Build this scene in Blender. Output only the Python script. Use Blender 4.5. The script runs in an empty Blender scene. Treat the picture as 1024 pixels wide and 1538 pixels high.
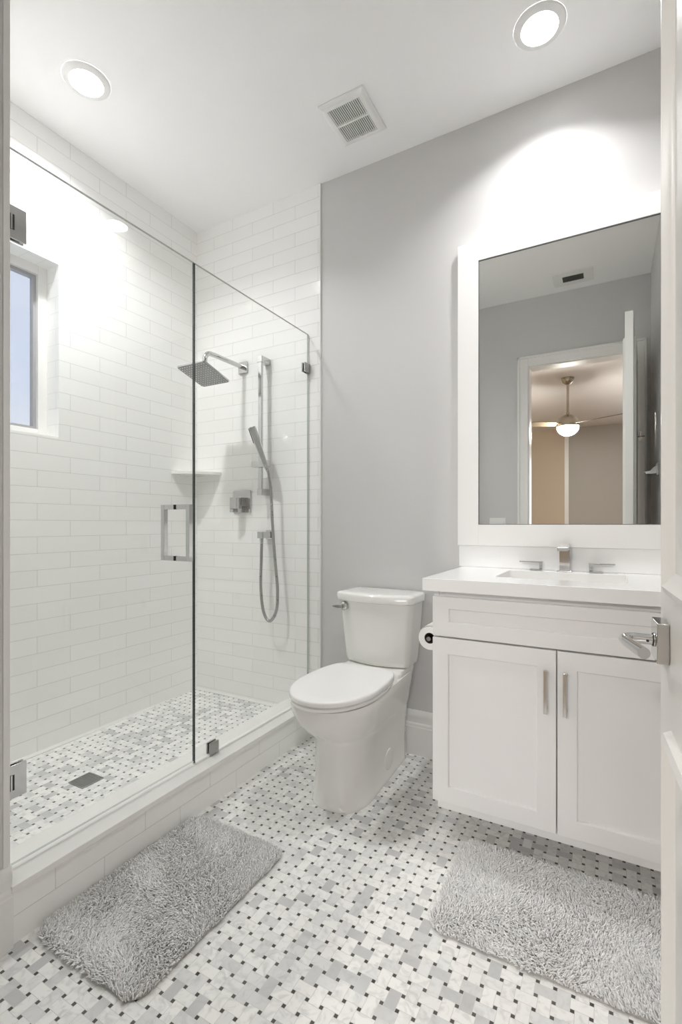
import bpy, bmesh, math, random
import numpy as np
from mathutils import Vector, Matrix
R = math.radians
PI = math.pi
random.seed(7)
sc = bpy.context.scene
C = sc.collection

# ------------------------------------------------------------------ camera, world, exposure
EYE = 1.109
cam = bpy.data.cameras.new('camera')
cam.sensor_fit = 'HORIZONTAL'
cam.sensor_width = 36.0
cam.lens = 723.0 / 1024.0 * 36.0
cam.shift_y = (787.0 - 769.0) / 1024.0
cam.clip_start = 0.02
cam_o = bpy.data.objects.new('camera', cam)
C.objects.link(cam_o)
cam_o.location = (0, 0, EYE)
cam_o.rotation_euler = (R(90), 0, math.atan(403 / 723))
sc.camera = cam_o

sc.view_settings.view_transform = 'Standard'
sc.view_settings.look = 'None'
sc.view_settings.gamma = 1
sc.view_settings.use_curve_mapping = False
sc.view_settings.exposure = 2.8
LIGHT_VANITY = 1.28         # watts of the ceiling can over the vanity
LIGHT_SHOWER = 2.05        # watts of the ceiling can over the shower
FAN_LAMP = 62.0
BEDROOM_FILL = 2.7        # watts of the fill light added in the bedroom

w = bpy.data.worlds.new('overcast_sky')
sc.world = w
w.use_nodes = True
nt = w.node_tree
bg = nt.nodes['Background']
tc = nt.nodes.new('ShaderNodeTexCoord')
nz = nt.nodes.new('ShaderNodeTexNoise')
nz.inputs['Scale'].default_value = 2.2
nz.inputs['Detail'].default_value = 5
cr = nt.nodes.new('ShaderNodeValToRGB')
cr.color_ramp.elements[0].position = .35
cr.color_ramp.elements[0].color = (.60, .68, .88, 1)
cr.color_ramp.elements[1].position = .7
cr.color_ramp.elements[1].color = (.80, .83, .92, 1)
nt.links.new(tc.outputs['Generated'], nz.inputs['Vector'])
nt.links.new(nz.outputs['Fac'], cr.inputs['Fac'])
nt.links.new(cr.outputs['Color'], bg.inputs['Color'])
bg.inputs['Strength'].default_value = .15

sc.cycles.max_bounces = 28
sc.cycles.diffuse_bounces = 22
sc.cycles.glossy_bounces = 6
sc.cycles.transparent_max_bounces = 24
sc.cycles.caustics_reflective = False
sc.cycles.caustics_refractive = False
sc.cycles.sample_clamp_indirect = 8.0

# fill light added at a made-up bedroom window, out of view (the window itself is built with the bedroom)
al = bpy.data.lights.new('bedroom_fill', 'AREA')
al.shape = 'RECTANGLE'
al.size = 1.5
al.size_y = 1.5
al.energy = BEDROOM_FILL
al.spread = R(100)
al.color = (.97, .985, 1.0)
al_o = bpy.data.objects.new('bedroom_fill', al)
C.objects.link(al_o)
al_o.location = (1.06, -5.62, 1.6)
al_o.rotation_euler = (R(90), 0, 0)

# ------------------------------------------------------------------ materials
def new_mat(name):
    m = bpy.data.materials.new(name)
    m.use_nodes = True
    return m, m.node_tree, m.node_tree.nodes['Principled BSDF']

def math_n(nt, op, a, b=None):
    n = nt.nodes.new('ShaderNodeMath')
    n.operation = op
    for i, v in enumerate((a, b)):
        if v is None:
            continue
        if isinstance(v, (int, float)):
            n.inputs[i].default_value = v
        else:
            nt.links.new(v, n.inputs[i])
    return n.outputs[0]

def mix_c(nt, fac, a, b):
    n = nt.nodes.new('ShaderNodeMix')
    n.data_type = 'RGBA'
    for key, v in ((0, fac), (6, a), (7, b)):
        if isinstance(v, (int, float)):
            n.inputs[key].default_value = v
        elif isinstance(v, tuple):
            n.inputs[key].default_value = (*v, 1) if len(v) == 3 else v
        else:
            nt.links.new(v, n.inputs[key])
    return n.outputs[2]

def bump(nt, p, height, strength, dist):
    b = nt.nodes.new('ShaderNodeBump')
    b.inputs['Strength'].default_value = strength
    b.inputs['Distance'].default_value = dist
    nt.links.new(height, b.inputs['Height'])
    nt.links.new(b.outputs['Normal'], p.inputs['Normal'])
    return b

def noise(nt, scale, detail=3, vec=None):
    n = nt.nodes.new('ShaderNodeTexNoise')
    n.inputs['Scale'].default_value = scale
    n.inputs['Detail'].default_value = detail
    if vec is None:
        g = nt.nodes.new('ShaderNodeNewGeometry')
        vec = g.outputs['Position']
    nt.links.new(vec, n.inputs['Vector'])
    return n

def paint(name, col, rough=.5, grain=0.0, var=.012, coat=0.0):
    m, nt, p = new_mat(name)
    n = noise(nt, 3.0, 4)
    dark = tuple(c * (1 - var) for c in col)
    p.inputs['Roughness'].default_value = rough
    nt.links.new(mix_c(nt, n.outputs['Fac'], dark, col), p.inputs['Base Color'])
    if coat:
        p.inputs['Coat Weight'].default_value = coat
        p.inputs['Coat Roughness'].default_value = .06
    if grain:
        n2 = noise(nt, 260, 2)
        bump(nt, p, n2.outputs['Fac'], grain, .001)
    return m

def metal(name, col, rough=.08):
    m, nt, p = new_mat(name)
    p.inputs['Metallic'].default_value = 1
    n = noise(nt, 40, 2)
    p.inputs['Base Color'].default_value = (*col, 1)
    r = nt.nodes.new('ShaderNodeMapRange')
    r.inputs['To Min'].default_value = rough * .8
    r.inputs['To Max'].default_value = rough * 1.3
    nt.links.new(n.outputs['Fac'], r.inputs['Value'])
    nt.links.new(r.outputs['Result'], p.inputs['Roughness'])
    return m

def emitter(name, col, strength):
    m = bpy.data.materials.new(name)
    m.use_nodes = True
    nt = m.node_tree
    nt.nodes.clear()
    e = nt.nodes.new('ShaderNodeEmission')
    e.inputs['Color'].default_value = (*col, 1)
    e.inputs['Strength'].default_value = strength
    o = nt.nodes.new('ShaderNodeOutputMaterial')
    nt.links.new(e.outputs[0], o.inputs[0])
    return m

def glass_mat(name, tint, ior=1.5):
    m = bpy.data.materials.new(name)
    m.use_nodes = True
    nt = m.node_tree
    nt.nodes.clear()
    t = nt.nodes.new('ShaderNodeBsdfTransparent')
    t.inputs['Color'].default_value = (*tint, 1)
    g = nt.nodes.new('ShaderNodeBsdfGlossy')
    g.inputs['Roughness'].default_value = .0
    f = nt.nodes.new('ShaderNodeFresnel')
    f.inputs['IOR'].default_value = ior
    mx = nt.nodes.new('ShaderNodeMixShader')
    o = nt.nodes.new('ShaderNodeOutputMaterial')
    geo = nt.nodes.new('ShaderNodeNewGeometry')
    # only the outer skin reflects, so a pane does not lose light twice from inside
    fac = math_n(nt, 'MULTIPLY', f.outputs[0], math_n(nt, 'SUBTRACT', 1.0, geo.outputs['Backfacing']))
    nt.links.new(fac, mx.inputs[0])
    nt.links.new(t.outputs[0], mx.inputs[1])
    nt.links.new(g.outputs[0], mx.inputs[2])
    nt.links.new(mx.outputs[0], o.inputs[0])
    return m

def wall_tile(name, u0, v0, row, width=.303):
    """hand-made looking white 3 x 12 tiles laid in half bond"""
    m, nt, p = new_mat(name)
    g = nt.nodes.new('ShaderNodeNewGeometry')
    sp = nt.nodes.new('ShaderNodeSeparateXYZ')
    nt.links.new(g.outputs['Position'], sp.inputs[0])
    sn = nt.nodes.new('ShaderNodeSeparateXYZ')
    nt.links.new(g.outputs['True Normal'], sn.inputs[0])
    isx = math_n(nt, 'GREATER_THAN', math_n(nt, 'ABSOLUTE', sn.outputs[0]), .5)
    nx = math_n(nt, 'SUBTRACT', 1.0, isx)
    u = math_n(nt, 'ADD', math_n(nt, 'MULTIPLY', sp.outputs[1], isx), math_n(nt, 'MULTIPLY', sp.outputs[0], nx))
    isz = math_n(nt, 'GREATER_THAN', math_n(nt, 'ABSOLUTE', sn.outputs[2]), .5)
    nzz = math_n(nt, 'SUBTRACT', 1.0, isz)
    v = math_n(nt, 'ADD', math_n(nt, 'MULTIPLY', sp.outputs[2], nzz), math_n(nt, 'MULTIPLY', sp.outputs[1], isz))
    cb = nt.nodes.new('ShaderNodeCombineXYZ')
    nt.links.new(math_n(nt, 'SUBTRACT', u, u0 - 20 * width), cb.inputs[0])
    nt.links.new(math_n(nt, 'SUBTRACT', v, v0 - 40 * row), cb.inputs[1])
    b = nt.nodes.new('ShaderNodeTexBrick')
    b.inputs['Scale'].default_value = 1
    b.inputs['Brick Width'].default_value = width
    b.inputs['Row Height'].default_value = row
    b.inputs['Mortar Size'].default_value = .0014
    b.inputs['Mortar Smooth'].default_value = .35
    b.inputs['Color1'].default_value = (.90, .90, .885, 1)
    b.inputs['Color2'].default_value = (.92, .92, .91, 1)
    b.inputs['Mortar'].default_value = (.68, .675, .65, 1)
    nt.links.new(cb.outputs[0], b.inputs['Vector'])
    nt.links.new(b.outputs['Color'], p.inputs['Base Color'])
    rr = nt.nodes.new('ShaderNodeMapRange')
    rr.inputs['To Min'].default_value = .10
    rr.inputs['To Max'].default_value = .55
    nt.links.new(b.outputs['Fac'], rr.inputs['Value'])
    nt.links.new(rr.outputs['Result'], p.inputs['Roughness'])
    nw = noise(nt, 9, 2)
    h = math_n(nt, 'SUBTRACT', math_n(nt, 'MULTIPLY', nw.outputs['Fac'], .55), b.outputs['Fac'])
    bump(nt, p, h, .5, .002)
    return m

def basket_weave(name, px0, py0, parity, pitch=.0387):
    """marble basket weave: every tile reaches past its cell, dark dots sit on the lattice points"""
    m, nt, p = new_mat(name)
    g = nt.nodes.new('ShaderNodeNewGeometry')
    sp = nt.nodes.new('ShaderNodeSeparateXYZ')
    nt.links.new(g.outputs['Position'], sp.inputs[0])
    X = math_n(nt, 'DIVIDE', math_n(nt, 'SUBTRACT', sp.outputs[0], px0 - 200 * pitch), pitch)
    Y = math_n(nt, 'DIVIDE', math_n(nt, 'SUBTRACT', sp.outputs[1], py0 - 200 * pitch), pitch)
    I = math_n(nt, 'FLOOR', X)
    J = math_n(nt, 'FLOOR', Y)
    fx = math_n(nt, 'SUBTRACT', math_n(nt, 'SUBTRACT', X, I), .5)
    fy = math_n(nt, 'SUBTRACT', math_n(nt, 'SUBTRACT', Y, J), .5)
    par = math_n(nt, 'MODULO', math_n(nt, 'ADD', math_n(nt, 'ADD', I, J), float(parity)), 2.0)   # 1: lies along x
    npar = math_n(nt, 'SUBTRACT', 1.0, par)
    a = math_n(nt, 'ADD', math_n(nt, 'MULTIPLY', fy, par), math_n(nt, 'MULTIPLY', fx, npar))
    b = math_n(nt, 'ADD', math_n(nt, 'MULTIPLY', fx, par), math_n(nt, 'MULTIPLY', fy, npar))
    aa = math_n(nt, 'ABSOLUTE', a)
    ab = math_n(nt, 'ABSOLUTE', b)
    hw = .372
    out = math_n(nt, 'GREATER_THAN', aa, hw)
    dot = math_n(nt, 'MULTIPLY', out, math_n(nt, 'GREATER_THAN', ab, hw))
    gr = .016
    g1 = math_n(nt, 'LESS_THAN', math_n(nt, 'ABSOLUTE', math_n(nt, 'SUBTRACT', aa, hw)), gr)
    g2 = math_n(nt, 'MULTIPLY', out, math_n(nt, 'LESS_THAN', math_n(nt, 'ABSOLUTE', math_n(nt, 'SUBTRACT', ab, hw)), gr))
    grout = math_n(nt, 'MAXIMUM', g1, g2)
    sg = math_n(nt, 'MULTIPLY', math_n(nt, 'SIGN', a), out)
    ti = math_n(nt, 'ADD', I, math_n(nt, 'MULTIPLY', sg, npar))
    tj = math_n(nt, 'ADD', J, math_n(nt, 'MULTIPLY', sg, par))
    cb = nt.nodes.new('ShaderNodeCombineXYZ')
    nt.links.new(ti, cb.inputs[0])
    nt.links.new(tj, cb.inputs[1])
    wn = nt.nodes.new('ShaderNodeTexWhiteNoise')
    wn.noise_dimensions = '3D'
    nt.links.new(cb.outputs[0], wn.inputs['Vector'])
    # whole patches of a sheet run greyer than others
    big = noise(nt, 2.2, 2)
    tone = math_n(nt, 'ADD', wn.outputs['Value'], math_n(nt, 'MULTIPLY', math_n(nt, 'SUBTRACT', big.outputs['Fac'], .5), .9))
    ramp = nt.nodes.new('ShaderNodeValToRGB')
    e = ramp.color_ramp.elements
    e[0].position = 0.0
    e[0].color = (.90, .895, .875, 1)
    e[1].position = .50
    e[1].color = (.86, .855, .835, 1)
    for pos, col in ((.70, (.81, .81, .80)), (.88, (.71, .71, .705)), (1.0, (.56, .56, .56))):
        k = e.new(pos)
        k.color = (*col, 1)
    nt.links.new(tone, ramp.inputs['Fac'])
    off = nt.nodes.new('ShaderNodeVectorMath')
    off.operation = 'MULTIPLY_ADD'
    nt.links.new(wn.outputs['Color'], off.inputs[0])
    off.inputs[1].default_value = (9, 9, 9)
    nt.links.new(g.outputs['Position'], off.inputs[2])
    vein = noise(nt, 28, 5, off.outputs[0])
    vein.inputs['Distortion'].default_value = 1.6
    vr = nt.nodes.new('ShaderNodeMapRange')
    vr.inputs['From Min'].default_value = .47
    vr.inputs['From Max'].default_value = .72
    vr.inputs['To Max'].default_value = .55
    nt.links.new(vein.outputs['Fac'], vr.inputs['Value'])
    base = mix_c(nt, vr.outputs['Result'], ramp.outputs['Color'], (.50, .50, .50))
    wn2 = nt.nodes.new('ShaderNodeTexWhiteNoise')
    cb2 = nt.nodes.new('ShaderNodeCombineXYZ')
    nt.links.new(math_n(nt, 'ROUND', X), cb2.inputs[0])
    nt.links.new(math_n(nt, 'ROUND', Y), cb2.inputs[1])
    nt.links.new(cb2.outputs[0], wn2.inputs['Vector'])
    dcol = mix_c(nt, wn2.outputs['Value'], (.045, .042, .038), (.11, .105, .10))
    base = mix_c(nt, dot, base, dcol)
    base = mix_c(nt, grout, base, (.66, .65, .62))
    nt.links.new(base, p.inputs['Base Color'])
    rr = nt.nodes.new('ShaderNodeMapRange')
    rr.inputs['To Min'].default_value = .28
    rr.inputs['To Max'].default_value = .75
    nt.links.new(grout, rr.inputs['Value'])
    nt.links.new(rr.outputs['Result'], p.inputs['Roughness'])
    bump(nt, p, math_n(nt, 'SUBTRACT', 1.0, grout), .35, .0008)
    return m

def pile_mat(name, lo, hi):
    m, nt, p = new_mat(name)
    at = nt.nodes.new('ShaderNodeAttribute')
    at.attribute_name = 'tuft'
    nt.links.new(mix_c(nt, at.outputs['Fac'], lo, hi), p.inputs['Base Color'])
    p.inputs['Roughness'].default_value = .85
    p.inputs['Sheen Weight'].default_value = .35
    return m

MAT = {}
MAT['paint_grey'] = paint('grey_wall_paint', (.625, .618, .612), .45, .15)
MAT['ceiling'] = paint('white_ceiling_paint', (.94, .94, .94), .7, .2)
MAT['trim'] = paint('white_trim_paint', (.82, .812, .80), .3)
MAT['door'] = paint('white_door_paint', (.80, .79, .77), .3)
MAT['cabinet'] = paint('white_cabinet_lacquer', (.79, .78, .777), .32)
MAT['cabinet_in'] = paint('cabinet_shadow_gap', (.60, .59, .57), .5)
MAT['quartz'] = paint('white_quartz', (.87, .865, .86), .14, 0, .02)
MAT['stone'] = paint('curb_cap_marble', (.86, .85, .83), .2, 0, .05)
MAT['porcelain'] = paint('white_porcelain', (.83, .825, .80), .12, 0, .004, .5)
MAT['seat'] = paint('white_seat_plastic', (.88, .87, .86), .22)
MAT['plastic'] = paint('white_plastic', (.84, .84, .83), .35)
MAT['sash'] = paint('grey_window_sash', (.40, .40, .41), .45)
MAT['paper'] = paint('white_tissue_paper', (.88, .87, .85), .9, .2)
MAT['core'] = paint('cardboard_core', (.10, .075, .05), .8)
MAT['chrome'] = metal('polished_chrome', (.60, .60, .595), .09)
MAT['satin'] = metal('satin_chrome', (.42, .42, .41), .28)
MAT['nickel'] = metal('brushed_nickel', (.45, .41, .34), .22)
MAT['steel'] = metal('drain_steel', (.60, .60, .59), .3)
MAT['head'] = paint('grey_nozzle_face', (.30, .30, .30), .4)
MAT['dark'] = paint('black_rubber', (.012, .012, .012), .5)
MAT['grille_dark'] = paint('dark_duct', (.10, .10, .095), .7)
MAT['louvre'] = paint('dark_louvre', (.07, .07, .06), .6)
MAT['grout'] = paint('white_caulk', (.80, .80, .78), .5)
MAT['glass'] = glass_mat('clear_shower_glass', (.982, .990, .984))
MAT['pane'] = glass_mat('window_glass', (.99, .99, .99))
MAT['blade'] = paint('bronze_fan_blade', (.10, .07, .035), .7)
MAT['lamp_warm_wall'] = paint('lamp_warmed_wall', (.56, .47, .37), .5)  # warmth of lamplight put into the wall colour
MAT['bed_wall'] = paint('taupe_wall_paint', (.42, .40, .37), .5)
MAT['bed_ceiling'] = paint('bedroom_ceiling_paint', (.80, .77, .755), .7)
MAT['bed_floor'] = paint('oak_floor', (.42, .33, .24), .4, 0, .2)
MAT['tile_left'] = wall_tile('white_wall_tile_left', 1.233, .146, .0754, .306)
MAT['tile_back'] = wall_tile('white_wall_tile_back', -1.517, .472, .0748, .300)
MAT['tile_curb'] = wall_tile('white_curb_tile', .95, .073, .0755, .303)
MAT['weave'] = basket_weave('basket_weave_marble', -.848, 1.213, 1)
MAT['weave_pan'] = basket_weave('basket_weave_marble_pan', -1.905, 1.213, 0)
MAT['mat_grey'] = pile_mat('grey_microfibre_pile', (.74, .735, .73), (.94, .935, .93))
MAT['mat_back'] = paint('mat_backing', (.42, .41, .40), .9)
MAT['led'] = emitter('led_diffuser', (1.0, 1.0, .99), 3.0)
MAT['globe'] = emitter('fan_globe', (1.0, .97, .92), FAN_LAMP)
m, nt, p = new_mat('mirror_silver')
p.inputs['Metallic'].default_value = 1
p.inputs['Base Color'].default_value = (.93, .94, .92, 1)
p.inputs['Roughness'].default_value = 0.0
MAT['mirror'] = m
m, nt, p = new_mat('green_glass_edge')
p.inputs['Base Color'].default_value = (.030, .050, .042, 1)
p.inputs['Roughness'].default_value = .15
MAT['glass_edge'] = m
m, nt, p = new_mat('pale_glass_edge')
p.inputs['Base Color'].default_value = (.42, .45, .43, 1)
p.inputs['Roughness'].default_value = .2
MAT['glass_edge_pale'] = m

# ------------------------------------------------------------------ mesh helpers
class MB:
    def __init__(self):
        self.bm = bmesh.new()

    def face(self, vs, mi=0):
        try:
            f = self.bm.faces.new(vs)
            f.material_index = mi
            return f
        except ValueError:
            return None

    def box(self, a, b, mi=0, M=None):
        x0, y0, z0 = a
        x1, y1, z1 = b
        co = [(x0, y0, z0), (x1, y0, z0), (x1, y1, z0), (x0, y1, z0), (x0, y0, z1), (x1, y0, z1), (x1, y1, z1), (x0, y1, z1)]
        vs = [self.bm.verts.new(M @ Vector(c) if M else c) for c in co]
        fs = []
        for q in ((0, 3, 2, 1), (4, 5, 6, 7), (0, 1, 5, 4), (1, 2, 6, 5), (2, 3, 7, 6), (3, 0, 4, 7)):
            fs.append(self.face([vs[i] for i in q], mi))
        return fs

    def loft(self, rings, cap0=True, cap1=True, mi=0, closed=True):
        vr = [[self.bm.verts.new(c) for c in r] for r in rings]
        n = len(vr[0])
        for i in range(len(vr) - 1):
            for k in range(n if closed else n - 1):
                k2 = (k + 1) % n
                self.face([vr[i][k], vr[i][k2], vr[i + 1][k2], vr[i + 1][k]], mi)
        if cap0:
            self.face(list(reversed(vr[0])), mi)
        if cap1:
            self.face(vr[-1], mi)
        return vr

    def lathe(self, prof, origin=(0, 0, 0), axis=(0, 0, 1), n=40, cap0=True, cap1=True, mi=0):
        ax = Vector(axis).normalized()
        u = ax.orthogonal().normalized()
        v = ax.cross(u)
        o = Vector(origin)
        rings = []
        for r, h in prof:
            rings.append([o + ax * h + (u * math.cos(2 * PI * k / n) + v * math.sin(2 * PI * k / n)) * max(r, 1e-5) for k in range(n)])
        return self.loft(rings, cap0, cap1, mi)

    def cyl(self, a, b, r, n=24, r2=None, mi=0):
        a = Vector(a)
        b = Vector(b)
        d = b - a
        return self.lathe([(r, 0), (r if r2 is None else r2, d.length)], a, d, n, mi=mi)

    def tube(self, pts, r, n=12, mi=0, flat=None):
        pts = [Vector(p) for p in pts]
        rings = []
        up = None
        for i, p in enumerate(pts):
            t = (pts[min(i + 1, len(pts) - 1)] - pts[max(i - 1, 0)]).normalized()
            if up is None:
                up = t.orthogonal().normalized()
            up = (up - t * up.dot(t)).normalized()
            v = t.cross(up)
            rings.append([p + (up * math.cos(2 * PI * k / n) + v * math.sin(2 * PI * k / n)) * r for k in range(n)])
        return self.loft(rings, mi=mi)

    def prism(self, poly, d, mi=0):
        """poly: list of 3-D points, extruded by vector d"""
        d = Vector(d)
        return self.loft([[Vector(p) for p in poly], [Vector(p) + d for p in poly]], mi=mi)

def smooth_path(pts, sub=8):
    pts = [Vector(p) for p in pts]
    out = []
    for i in range(len(pts) - 1):
        p0 = pts[max(i - 1, 0)]
        p1, p2 = pts[i], pts[i + 1]
        p3 = pts[min(i + 2, len(pts) - 1)]
        for k in range(sub):
            t = k / sub
            out.append(.5 * ((2 * p1) + (p2 - p0) * t + (2 * p0 - 5 * p1 + 4 * p2 - p3) * t * t + (3 * p1 - p0 - 3 * p2 + p3) * t ** 3))
    out.append(pts[-1])
    return out

def world_loc(o):
    v = Vector((0, 0, 0))
    while o is not None:
        v += o.location
        o = o.parent
    return v

def obj(name, mb, mat, parent=None, bevel=0.0, seg=2, smooth=35, origin=None):
    me = bpy.data.meshes.new(name)
    bmesh.ops.recalc_face_normals(mb.bm, faces=mb.bm.faces[:])
    mb.bm.to_mesh(me)
    mb.bm.free()
    for mm in (mat if isinstance(mat, (list, tuple)) else [mat]):
        me.materials.append(MAT[mm])
    o = bpy.data.objects.new(name, me)
    C.objects.link(o)
    if parent is not None:
        me.transform(Matrix.Translation(-world_loc(parent)))
        o.parent = parent
    elif origin is not None:
        me.transform(Matrix.Translation(-Vector(origin)))
        o.location = origin
    if smooth:
        me.polygons.foreach_set('use_smooth', [True] * len(me.polygons))
        me.set_sharp_from_angle(angle=R(smooth))
    if bevel:
        b = o.modifiers.new('bevel', 'BEVEL')
        b.width = bevel
        b.segments = seg
        b.limit_method = 'ANGLE'
        b.angle_limit = R(40)
        b.harden_normals = True
    return o

def thing(name, label, cat, loc=(0, 0, 0), group=None):
    o = bpy.data.objects.new(name, None)
    o.empty_display_size = .05
    C.objects.link(o)
    o.location = loc
    o['label'] = label
    o['category'] = cat
    if group:
        o['group'] = group
    return o

def tag(o, label, cat, group=None):
    o['label'] = label
    o['category'] = cat
    if group:
        o['group'] = group
    return o

def struct(o, label=None):
    o['kind'] = 'structure'
    if label:
        o['label'] = label
    return o

def resample(poly, n):
    """closed 2-D polygon -> n points evenly spaced"""
    P = np.array(poly + [poly[0]], float)
    d = np.r_[0, np.cumsum(np.hypot(*np.diff(P, axis=0).T))]
    s = np.linspace(0, d[-1], n, endpoint=False)
    return list(zip(np.interp(s, d, P[:, 0]), np.interp(s, d, P[:, 1])))

# ------------------------------------------------------------------ the room shell
XL, XR, YB, YF, ZC = -2.26, .262, 2.20, .21, 2.935
XS = -1.354          # where the wall tile ends on the back wall
XK = -1.378          # face of the short wall that closes the shower
YK = .68             # its shower side

b = MB(); b.box((XK - .05, YF - .12, -.06), (XR + .1, YB + .1, 0))
struct(obj('floor', b, 'weave'), 'white and grey marble basket weave floor with dark dots')
b = MB(); b.box((XL - .2, YF - .12, ZC), (XR + .1, YB + .1, ZC + .06))
struct(obj('ceiling', b, 'ceiling'), 'plain white ceiling')
b = MB(); b.box((XS, YB + .006, 0), (XR + .1, YB + .1, ZC))
struct(obj('wall_back', b, 'paint_grey'), 'light grey painted wall behind toilet and vanity')
b = MB(); b.box((XL - .2, YB, 0), (XS, YB + .1, ZC))
struct(obj('wall_shower_back', b, ['tile_back']), 'white tiled wall carrying the shower fittings')
b = MB(); b.box((XR, YF - .12, 0), (XR + .1, YB + .1, ZC))
struct(obj('wall_right', b, 'paint_grey'), 'grey painted wall behind the open door')
# left wall with a window hole
WY0, WY1, WZ0, WZ1 = .90, 1.331, 1.514, 2.328
b = MB()
for a, c in (((XL - .16, YK - .2, 0), (XL, YB + .02, WZ0)), ((XL - .16, YK - .2, WZ1), (XL, YB + .02, ZC)),
             ((XL - .16, YK - .2, WZ0), (XL, WY0, WZ1)), ((XL - .16, WY1, WZ0), (XL, YB + .02, WZ1))):
    b.box(a, c)
bmesh.ops.remove_doubles(b.bm, verts=b.bm.verts[:], dist=1e-5)
struct(obj('wall_left', b, 'tile_left', smooth=0), 'white tiled long wall of the shower')
b = MB(); b.box((XL - .2, YF - .12, 0), (XK, YK - .004, ZC))
struct(obj('wall_shower_front', b, 'paint_grey'), 'painted end of the short wall beside the shower')
b = MB(); b.box((XL, YK - .004, 0), (XK - .012, YK, ZC))
b.box((XK - .012, YK - .014, .16), (XK + .002, YK + .002, ZC))
struct(obj('trim_shower_edge', b, 'trim'), 'white edge trim on the short wall by the shower')
# front wall with the doorway
DX0, DX1, DZ = -.578, .165, 2.385
b = MB()
b.box((XK - .02, YF - .12, 0), (DX0, YF, ZC))
b.box((DX1, YF - .12, 0), (XR + .1, YF, ZC))
b.box((DX0, YF - .12, DZ), (DX1, YF, ZC))
struct(obj('wall_front', b, 'paint_grey'), 'grey wall around the doorway, seen in the mirror')
# door frame: jamb lining and casing on both sides
b = MB()
for ys, ye in ((YF, YF + .018), (YF - .138, YF - .12)):
    b.box((DX0 - .075, ys, 0), (DX0 + .004, ye, DZ + .075))
    b.box((DX1 - .004, ys, 0), (DX1 + .070, ye, DZ + .075))
    b.box((DX0 + .004, ys, DZ - .004), (DX1 - .004, ye, DZ + .075))
for s in (-1, 1):
    pass
b.box((DX0 - .001, YF - .12, 0), (DX0 + .012, YF, DZ))
b.box((DX0, YF - .12, DZ - .012), (DX1, YF, DZ + .001))
b.box((DX1 - .010, YF - .12, 0), (DX1 + .001, YF - .004, DZ))
b.box((DX0 - .078, YF + .01, 0), (DX0 - .06, YF + .026, DZ + .078))
b.box((DX1 + .056, YF + .01, 0), (DX1 + .073, YF + .026, DZ + .078))
b.box((DX0 - .078, YF + .01, DZ + .060), (DX1 + .073, YF + .026, DZ + .078))
struct(obj('trim_doorway', b, 'trim', bevel=.003), 'white casing around the bathroom doorway')

def base_profile(h=.212, d=.016):
    return [(0, 0), (d, 0), (d, h * .63), (d - .002, h * .645), (d - .002, h * .70), (d * .62, h * .73), (d * .62, h * .84),
            (d * .70, h * .87), (d * .55, h * .95), (d * .3, h), (0, h)]

def baseboard(name, p0, p1, nrm, label):
    p0 = Vector((*p0, 0)); p1 = Vector((*p1, 0)); n = Vector((*nrm, 0))
    poly = [p0 + n * q[0] + Vector((0, 0, q[1])) for q in base_profile()]
    b = MB(); b.prism(poly, p1 - p0)
    return struct(obj(name, b, 'trim', smooth=25), label)
baseboard('baseboard_back', (XS - .005, YB + .006), (-.56, YB + .006), (0, -1), 'tall white moulded baseboard behind the toilet')
baseboard('baseboard_left', (XK, YF), (XK, YK + .004), (1, 0), 'white baseboard end at the shower curb')
baseboard('baseboard_right', (XR, YF + .03), (XR, 1.64), (-1, 0), 'white baseboard behind the open door')
baseboard('baseboard_front', (XK, YF), (DX0 - .08, YF), (0, 1), 'white baseboard left of the doorway')
# finishing strip where the tile ends
b = MB(); b.box((XS - .001, YB - .004, .16), (XS + .004, YB + .007, ZC))
struct(obj('trim_tile_edge', b, 'grout', bevel=.0015), 'thin pale strip at the end of the wall tile')

# shower pan, curb, caulk
DRX, DRY = -1.868, 1.212
XP = -1.53
b = MB()
def panz(x, y):
    d = min(1, math.hypot(x - DRX, y - DRY) / .9)
    return .058 + .018 * d
nx, ny = 16, 26
grid = [[b.bm.verts.new((XL + (XP - XL) * i / nx, YK + (YB - YK) * j / ny, panz(XL + (XP - XL) * i / nx, YK + (YB - YK) * j / ny))) for j in range(ny + 1)] for i in range(nx + 1)]
for i in range(nx):
    for j in range(ny):
        b.face([grid[i][j], grid[i + 1][j], grid[i + 1][j + 1], grid[i][j + 1]])
struct(obj('floor_shower', b, 'weave_pan'), 'basket weave marble floor inside the shower')
cb = MB(); cb.box((XP + .006, YK, 0), (-1.372, YB, .141))
curb = struct(obj('shower_curb', cb, 'tile_curb', smooth=0), 'white tiled shower curb')
cp = MB(); cp.box((XP, YK, .141), (-1.362, YB - .001, .160))
obj('curb_cap', cp, 'stone', curb, bevel=.002)
b = MB()
b.prism([(XL, YK, .06), (XL + .012, YK, .06), (XL + .012, YK, panz(XL, 1) + .004), (XL, YK, panz(XL, 1) + .012)], (0, YB - YK, 0))
b.prism([(XL, YB, .06), (XL, YB - .012, .06), (XL, YB - .012, .079), (XL, YB, .088)], (XP - XL, 0, 0))
struct(obj('trim_shower_caulk', b, 'grout'), 'white caulk line around the shower floor')

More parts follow.
